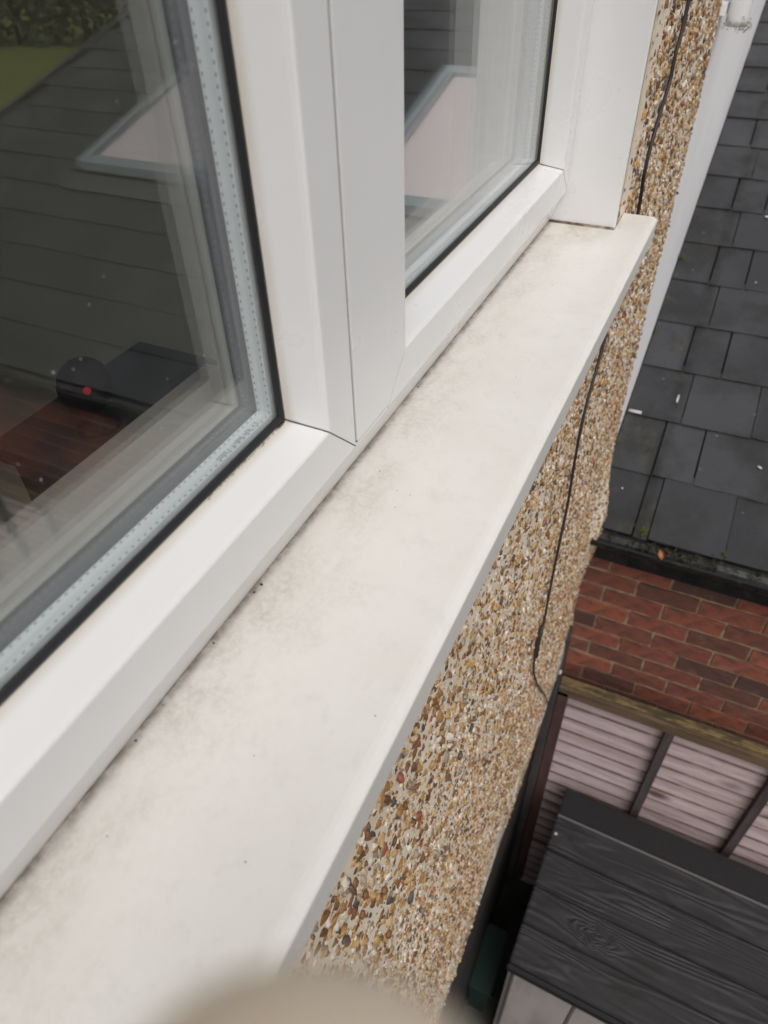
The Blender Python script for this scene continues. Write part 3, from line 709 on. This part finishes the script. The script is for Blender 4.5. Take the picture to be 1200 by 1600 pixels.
# silt and moss in the gutter, fallen leaf, moss tufts, droppings
c_ = [(gx0 + random.uniform(-.02, .03), y + random.uniform(-.02, .02), gz0 - .020 + random.uniform(-.012, .010), random.uniform(.008, .018)) for y in np.linspace(.11, -3.3, 190)]
c_ += [(gx0 + random.uniform(-.012, .02), random.uniform(-.02, -.26), gz0 - .006 + random.uniform(-.008, .010), random.uniform(.006, .014)) for _ in range(40)]
o = clump('gutter_silt', MMOSSD, EXT, c_, 8, 10); o['kind'] = 'stuff'
def leaf(name, loc, size, label):
    bm = bmesh.new(); N_ = 9; V_ = []
    for i in range(N_):
        t = i / (N_ - 1); w = math.sin(math.pi * t ** .8) * .42 + .02
        V_.append([bm.verts.new(((t - .5) * size * 1.05, s * w * size, size * (.25 * abs(s) + .35 * (t - .5) ** 2))) for s in (-1, 0, 1)])
    for a, b in zip(V_, V_[1:]):
        for k in (0, 1): bm.faces.new((a[k], a[k + 1], b[k + 1], b[k]))
    geom = bmesh.ops.solidify(bm, geom=bm.faces[:], thickness=.0008)
    o = link(name, mesh_of(name, bm, True), MLEAF); o.location = loc; o.rotation_euler = (.2, -.6, .5)
    return tag(o, label, 'leaf')
leaf('fallen_leaf', (gx0 - .034, -.068, gz0 + .010), .030, 'curled orange dead leaf lying on the edge of the black gutter')
for (x, y, rad, lab) in ((1.726, .022 - .03, .013, 'bright green moss tuft at the gutter edge near the house wall'), (1.722, -.235, .010, 'small green moss tuft at the foot of the slate joint above the gutter'),
                         (2.03, .146, .008, 'lowest of the green moss tufts between white wall and slates'), (2.98, .145, .013, 'largest and topmost green moss tuft between white wall and slates'), (2.56, .149, .008, 'middle moss tuft between white wall and slates')):
    o = clump('moss_tuft', MMOSS, None, [(x + random.uniform(-rad, rad) * .6, y + random.uniform(-rad, rad) * .6, roof_z(x) + .006 + random.uniform(0, rad) * .5, rad * .6) for _ in range(9)], int(x * 100), 12); tag(o, lab, 'moss', 'moss tufts on the slate roof')
bm = bmesh.new()
for (x, y, s) in ((2.06, -.28, .008), (2.9, -.14, .006), (3.3, -.12, .013), (3.75, -.1, .012), (4.3, -.02, .016), (1.86, .09, .005), (4.6, -.18, .016)):
    bmesh.ops.create_icosphere(bm, subdivisions=1, radius=1, matrix=Matrix.Translation((x, y, roof_z(x) + .006)) @ Matrix.Rotation(random.uniform(0, 3), 4, 'Z') @ Matrix.Diagonal((s * random.uniform(.7, 1.4), s * .7, .0022, 1)))
box(bm, 2.168, 2.180, .105, .146, roof_z(2.17) + .004, roof_z(2.17) + .009); box(bm, 2.245, 2.29, .004, .010, roof_z(2.27) + .001, roof_z(2.27) + .007)
o = link('roof_litter', mesh_of('roof_litter', bm, True), MPUTTY, roof); o['kind'] = 'stuff'

# ------------------------------------------------------------------ fence in front of the extension
FEN = empty('fence', 'weathered greyish pink lap board fence with dark battens below the brick wall', 'fence')
XF = 1.72
zt = lambda y: -2.345 - .02 * (.1 - y) * 0
for i, yr in enumerate(np.arange(0, 5)):
    ya, yb = .095 - 1.86 * i, .095 - 1.86 * (i + 1) + .06
    nsl = 21
    for k in range(nsl):
        z = -2.372 - .0865 * k
        ymid = (ya + yb) / 2
        bm = bmesh.new(); L = (ya - yb) / 2; cuts = 8
        A = []; prof_ = [(-.024, -.046), (-.003, .052), (.003, .052), (-.010, -.046)]
        wob = [random.uniform(-.0035, .0035) for _ in range(cuts + 1)]
        rows = []
        for c in range(cuts + 1):
            yy = -L + 2 * L * c / cuts
            rows.append([bm.verts.new((px, yy, pz + (wob[c] if pz < 0 else 0))) for px, pz in prof_])
        for a, b in zip(rows, rows[1:]):
            for q_ in range(4): bm.faces.new((a[q_], a[(q_ + 1) % 4], b[(q_ + 1) % 4], b[q_]))
        bm.faces.new(rows[0][::-1]); bm.faces.new(rows[-1])
        o = link('slat', mesh_of('slat', bm), MSLAT, FEN); o.location = (XF + .03, ymid, z - .045 + random.uniform(-.002, .002)); o.rotation_euler = (random.gauss(0, .002), 0, 0)
    for q_ in range(5):
        yb_ = ya - .39 - .375 * q_ if i == 0 else ya - .375 * (q_ + 1) + .2
        if yb_ < yb: continue
        boxes('batten', MBATT, FEN, (XF - .022, XF + .011, yb_ - .017, yb_ + .017, GROUND + .1, -2.352), bevel=.002)
    boxes('side_batten', MPOST, FEN, (XF - .024, XF + .011, ya - .012, ya + .030, GROUND + .1, -2.351), bevel=.002)
    boxes('cap_rail', MALGAE, FEN, (XF - .014, XF + .020, yb, ya + .03, -2.322, -2.305), bevel=.003)
    boxes('front_rail', MRAIL, FEN, (XF - .024, XF + .0105, yb, ya + .03, -2.3735, -2.3225), bevel=.002)
    boxes('top_rail', MBATT, FEN, (XF + .032, XF + .054, yb, ya, -2.43, -2.351))
    if i: boxes('post', MGREYP, FEN, (XF - .03, XF + .05, ya + .034, ya + .092, GROUND, -2.26), bevel=.004)
POST = boxes('post', MGREYP, FEN, (XF - .045, XF + .03, .127, .164, GROUND, -2.02), bevel=.004)
for (x, y, z) in ((XF - .05, .134, -2.20), (1.345, .1415, -2.150), (1.03, .1405, -2.155)):
    bm = bmesh.new(); bmesh.ops.create_icosphere(bm, subdivisions=1, radius=1, matrix=Matrix.Translation((x, y - .003, z)) @ Matrix.Diagonal((.012, .007, .010, 1)))
    o = link('putty_blob' if x > 1.5 else 'putty_dab', mesh_of('putty', bm, True), MPUTTY, FEN if x > 1.5 else WALL)

# ------------------------------------------------------------------ garden storage box
BOX = empty('storage_box', 'beige plastic garden storage box with a charcoal wood grain lid', 'storage box')
O = np.array([1.660, -.004]); U = np.array([-.045, -1.0]); U /= np.linalg.norm(U); D_ = np.array([-1.0, .01]); D_ /= np.linalg.norm(D_)
ZL = -2.95
def lid_piece(name, d0, d1, u0, u1, z0, z1, mat, parent, bevel=.004):
    bm = bmesh.new(); box(bm, d0, d1, u0, u1, z0, z1); bmesh.ops.bevel(bm, geom=bm.edges[:], offset=bevel, segments=2, affect='EDGES')
    o = link(name, mesh_of(name, bm), mat, parent)
    return o
MX = Matrix(((D_[0], U[0], 0, O[0]), (D_[1], U[1], 0, O[1]), (0, 0, 1, ZL), (0, 0, 0, 1)))
BOX.matrix_world = MX
lid = lid_piece('lid', .0, .735, 0, 1.46, -.05, -.016, MLIDP, BOX, .004)
lid_piece('hinge_strip', .0, .125, .001, 1.459, -.0155, .004, MLIDP, lid)
edges_ = [.130, .283, .438, .585, .733]
for a, b in zip(edges_, edges_[1:]):
    lid_piece('board', a + .003, b - .003, .001, 1.459, -.0155, .0 + random.uniform(-.001, .001), MLID, lid, .005)
lid_piece('hinge_trim', .1255, .1325, .001, 1.459, -.0155, .006, new_mat('hinge_grey', (.17, .16, .16), .5), lid, .002)
lid_piece('lid_lip', .7355, .750, -.004, 1.464, -.055, -.004, MLIDP, lid, .005)
GB = ZL - GROUND
body = lid_piece('body', .03, .690, .02, 1.44, -GB, -.0505, MBEIGE, BOX, .004)
for k in range(6):
    a = .021 + k * .237
    lid_piece('front_panel', .6905, .708, a + .004, a + .233, -GB + .04, -.06, MBEIGE, body, .006)
for k in range(3):
    a = .035 + k * .218
    lid_piece('side_panel', a + .003, a + .213, .004, .0195, -GB + .04, -.06, MBEIGE, body, .006)
lk = lid_piece('latch', .709, .722, .082, .100, -.082, -.058, MPUTTY, BOX, .003)
lid_piece('screw', .205, .215, .012, .022, -.001, .003, MPUTTY, lid, .001)

# ------------------------------------------------------------------ dark green caddy in the gap
CAD = empty('caddy_bin', 'dark green plastic bin in the dark gap between house wall and storage box', 'bin')
bm = bmesh.new()
loft(bm, [(1.05, .075, GROUND + .001), (1.28, .075, GROUND + .001), (1.28, .155, GROUND + .001), (1.05, .155, GROUND + .001)], [(1.03, .065, -3.82), (1.30, .065, -3.82), (1.30, .16, -3.82), (1.03, .16, -3.82)])
link('tub', mesh_of('tub', bm), MGREEN, CAD)
boxes('lid', MGREEN, CAD, (1.02, 1.31, .06, .163, -3.819, -3.785), bevel=.008, seg=2)
tube('handle', smooth_path([(1.04, .058, -3.86), (1.08, .045, -3.90), (1.25, .045, -3.90), (1.29, .058, -3.86)], 5), .006, MGREEN, CAD)

# ------------------------------------------------------------------ far garden, seen in the panes
HG = empty('hedge', 'long dark leafy hedge closing off the lawn, mirrored at the top of the left pane', 'hedge')
rr = random.Random(5); bm = bmesh.new()
for _ in range(9000):
    t = rr.random(); p = Vector((20.2 + 3.4 * t + rr.uniform(0, 1.6), -28.5 + 13 * t, GROUND + 4.2 * rr.random() ** .8)); a = .2
    bm.faces.new([bm.verts.new(p + Vector((rr.uniform(-a, a), rr.uniform(-a, a), rr.uniform(-a, a)))) for _ in range(3)])
link('foliage', mesh_of('foliage', bm), MHEDGE, HG)
for t in (.1, .3, .5, .7, .9): tube('stem', [(21 + 3.4 * t, -28.5 + 13 * t, GROUND), (21 + 3.4 * t, -28.4 + 13 * t, GROUND + 2.5)], [.09, .05], MBARK, HG)
PF = empty('picket_fence', 'white picket fence across the lawn, mirrored in the left pane', 'fence')
for k in range(26):
    x = 6.6 + k * .16
    boxes('picket', MWHITE, PF, (x, x + .08, -9.02, -9.0, GROUND + .05, GROUND + 1.0))
boxes('rail', MWHITE, PF, (6.5, 10.9, -8.999, -8.96, GROUND + .25, GROUND + .33)); boxes('rail', MWHITE, PF, (6.5, 10.9, -8.999, -8.96, GROUND + .72, GROUND + .8))

# ------------------------------------------------------------------ the photographer's hand, fingertip in front of the lens
def skin_mesh(name, chain, mat, parent, subd=2):
    """chain: verts [(cam xyz mm, radius mm)], edges"""
    vs, es = chain
    me = bpy.data.meshes.new(name)
    me.from_pydata([tuple(cam_to_world(np.array(p) * .001) * 100) for p, _ in vs], es, [])
    o = bpy.data.objects.new(name, me); COL.objects.link(o)
    sk = o.modifiers.new('skin', 'SKIN'); sk.use_smooth_shade = True
    for i, (_, rd) in enumerate(vs): me.skin_vertices[0].data[i].radius = (rd * .1, rd * .1)
    for d in me.skin_vertices[0].data: d.use_root = False
    me.skin_vertices[0].data[0].use_root = True
    ss = o.modifiers.new('sub', 'SUBSURF'); ss.levels = subd; ss.render_levels = subd
    bpy.context.view_layer.update()
    m2 = bpy.data.meshes.new_from_object(o.evaluated_get(bpy.context.evaluated_depsgraph_get()))
    bpy.data.objects.remove(o); m2.transform(Matrix.Scale(.01, 4))
    m2.polygons.foreach_set('use_smooth', [True] * len(m2.polygons))
    return link(name, m2, mat, parent)
PER = empty('person', "person's hand reaching out, only one blurred pale fingertip in view at the bottom edge", 'person')
V = [((-12, 165, -4), 20), ((-16, 140, 2), 19),
     ((6, 128, 10), 11), ((8, 108, 20), 10), ((2, 74, 28), 9.4), ((-1.8, 48, 31), 9.8), ((-4.0, 28.0, 31), 10.4), ((-3.8, 21.8, 31), 8.4),
     ((-16, 118, 14), 10.5), ((-16, 92, 34), 9), ((-13, 104, 54), 8), ((-10, 120, 52), 7),
     ((-36, 122, 10), 10), ((-38, 100, 32), 8.5), ((-34, 112, 50), 7.5), ((-30, 127, 47), 6.8),
     ((-52, 130, 4), 9), ((-56, 114, 24), 7.5), ((-52, 124, 38), 6.6), ((-47, 135, 36), 6),
     ((14, 160, 2), 12), ((28, 140, 14), 10), ((30, 118, 28), 9), ((27, 104, 38), 7.5),
     ((-30, 200, -24), 20), ((-90, 260, -90), 27), ((-160, 310, -170), 34), ((-330, 380, -300), 40)]
Ed = [(0, 1), (1, 2), (2, 3), (3, 4), (4, 5), (5, 6), (6, 7), (1, 8), (8, 9), (9, 10), (10, 11), (1, 12), (12, 13), (13, 14), (14, 15), (1, 16), (16, 17), (17, 18), (18, 19), (0, 20), (20, 21), (21, 22), (22, 23), (0, 24), (24, 25), (25, 26), (26, 27)]
skin_mesh('body', (V, Ed), MSKIN, PER)
tube('sleeve', smooth_path([cam_to_world(np.array(p) * .001) for p in ((-85, 256, -84), (-160, 310, -170), (-330, 380, -300), (-420, 400, -520))], 5), [.044] + [.047] * 15, MSLEEVE, PER, 20)
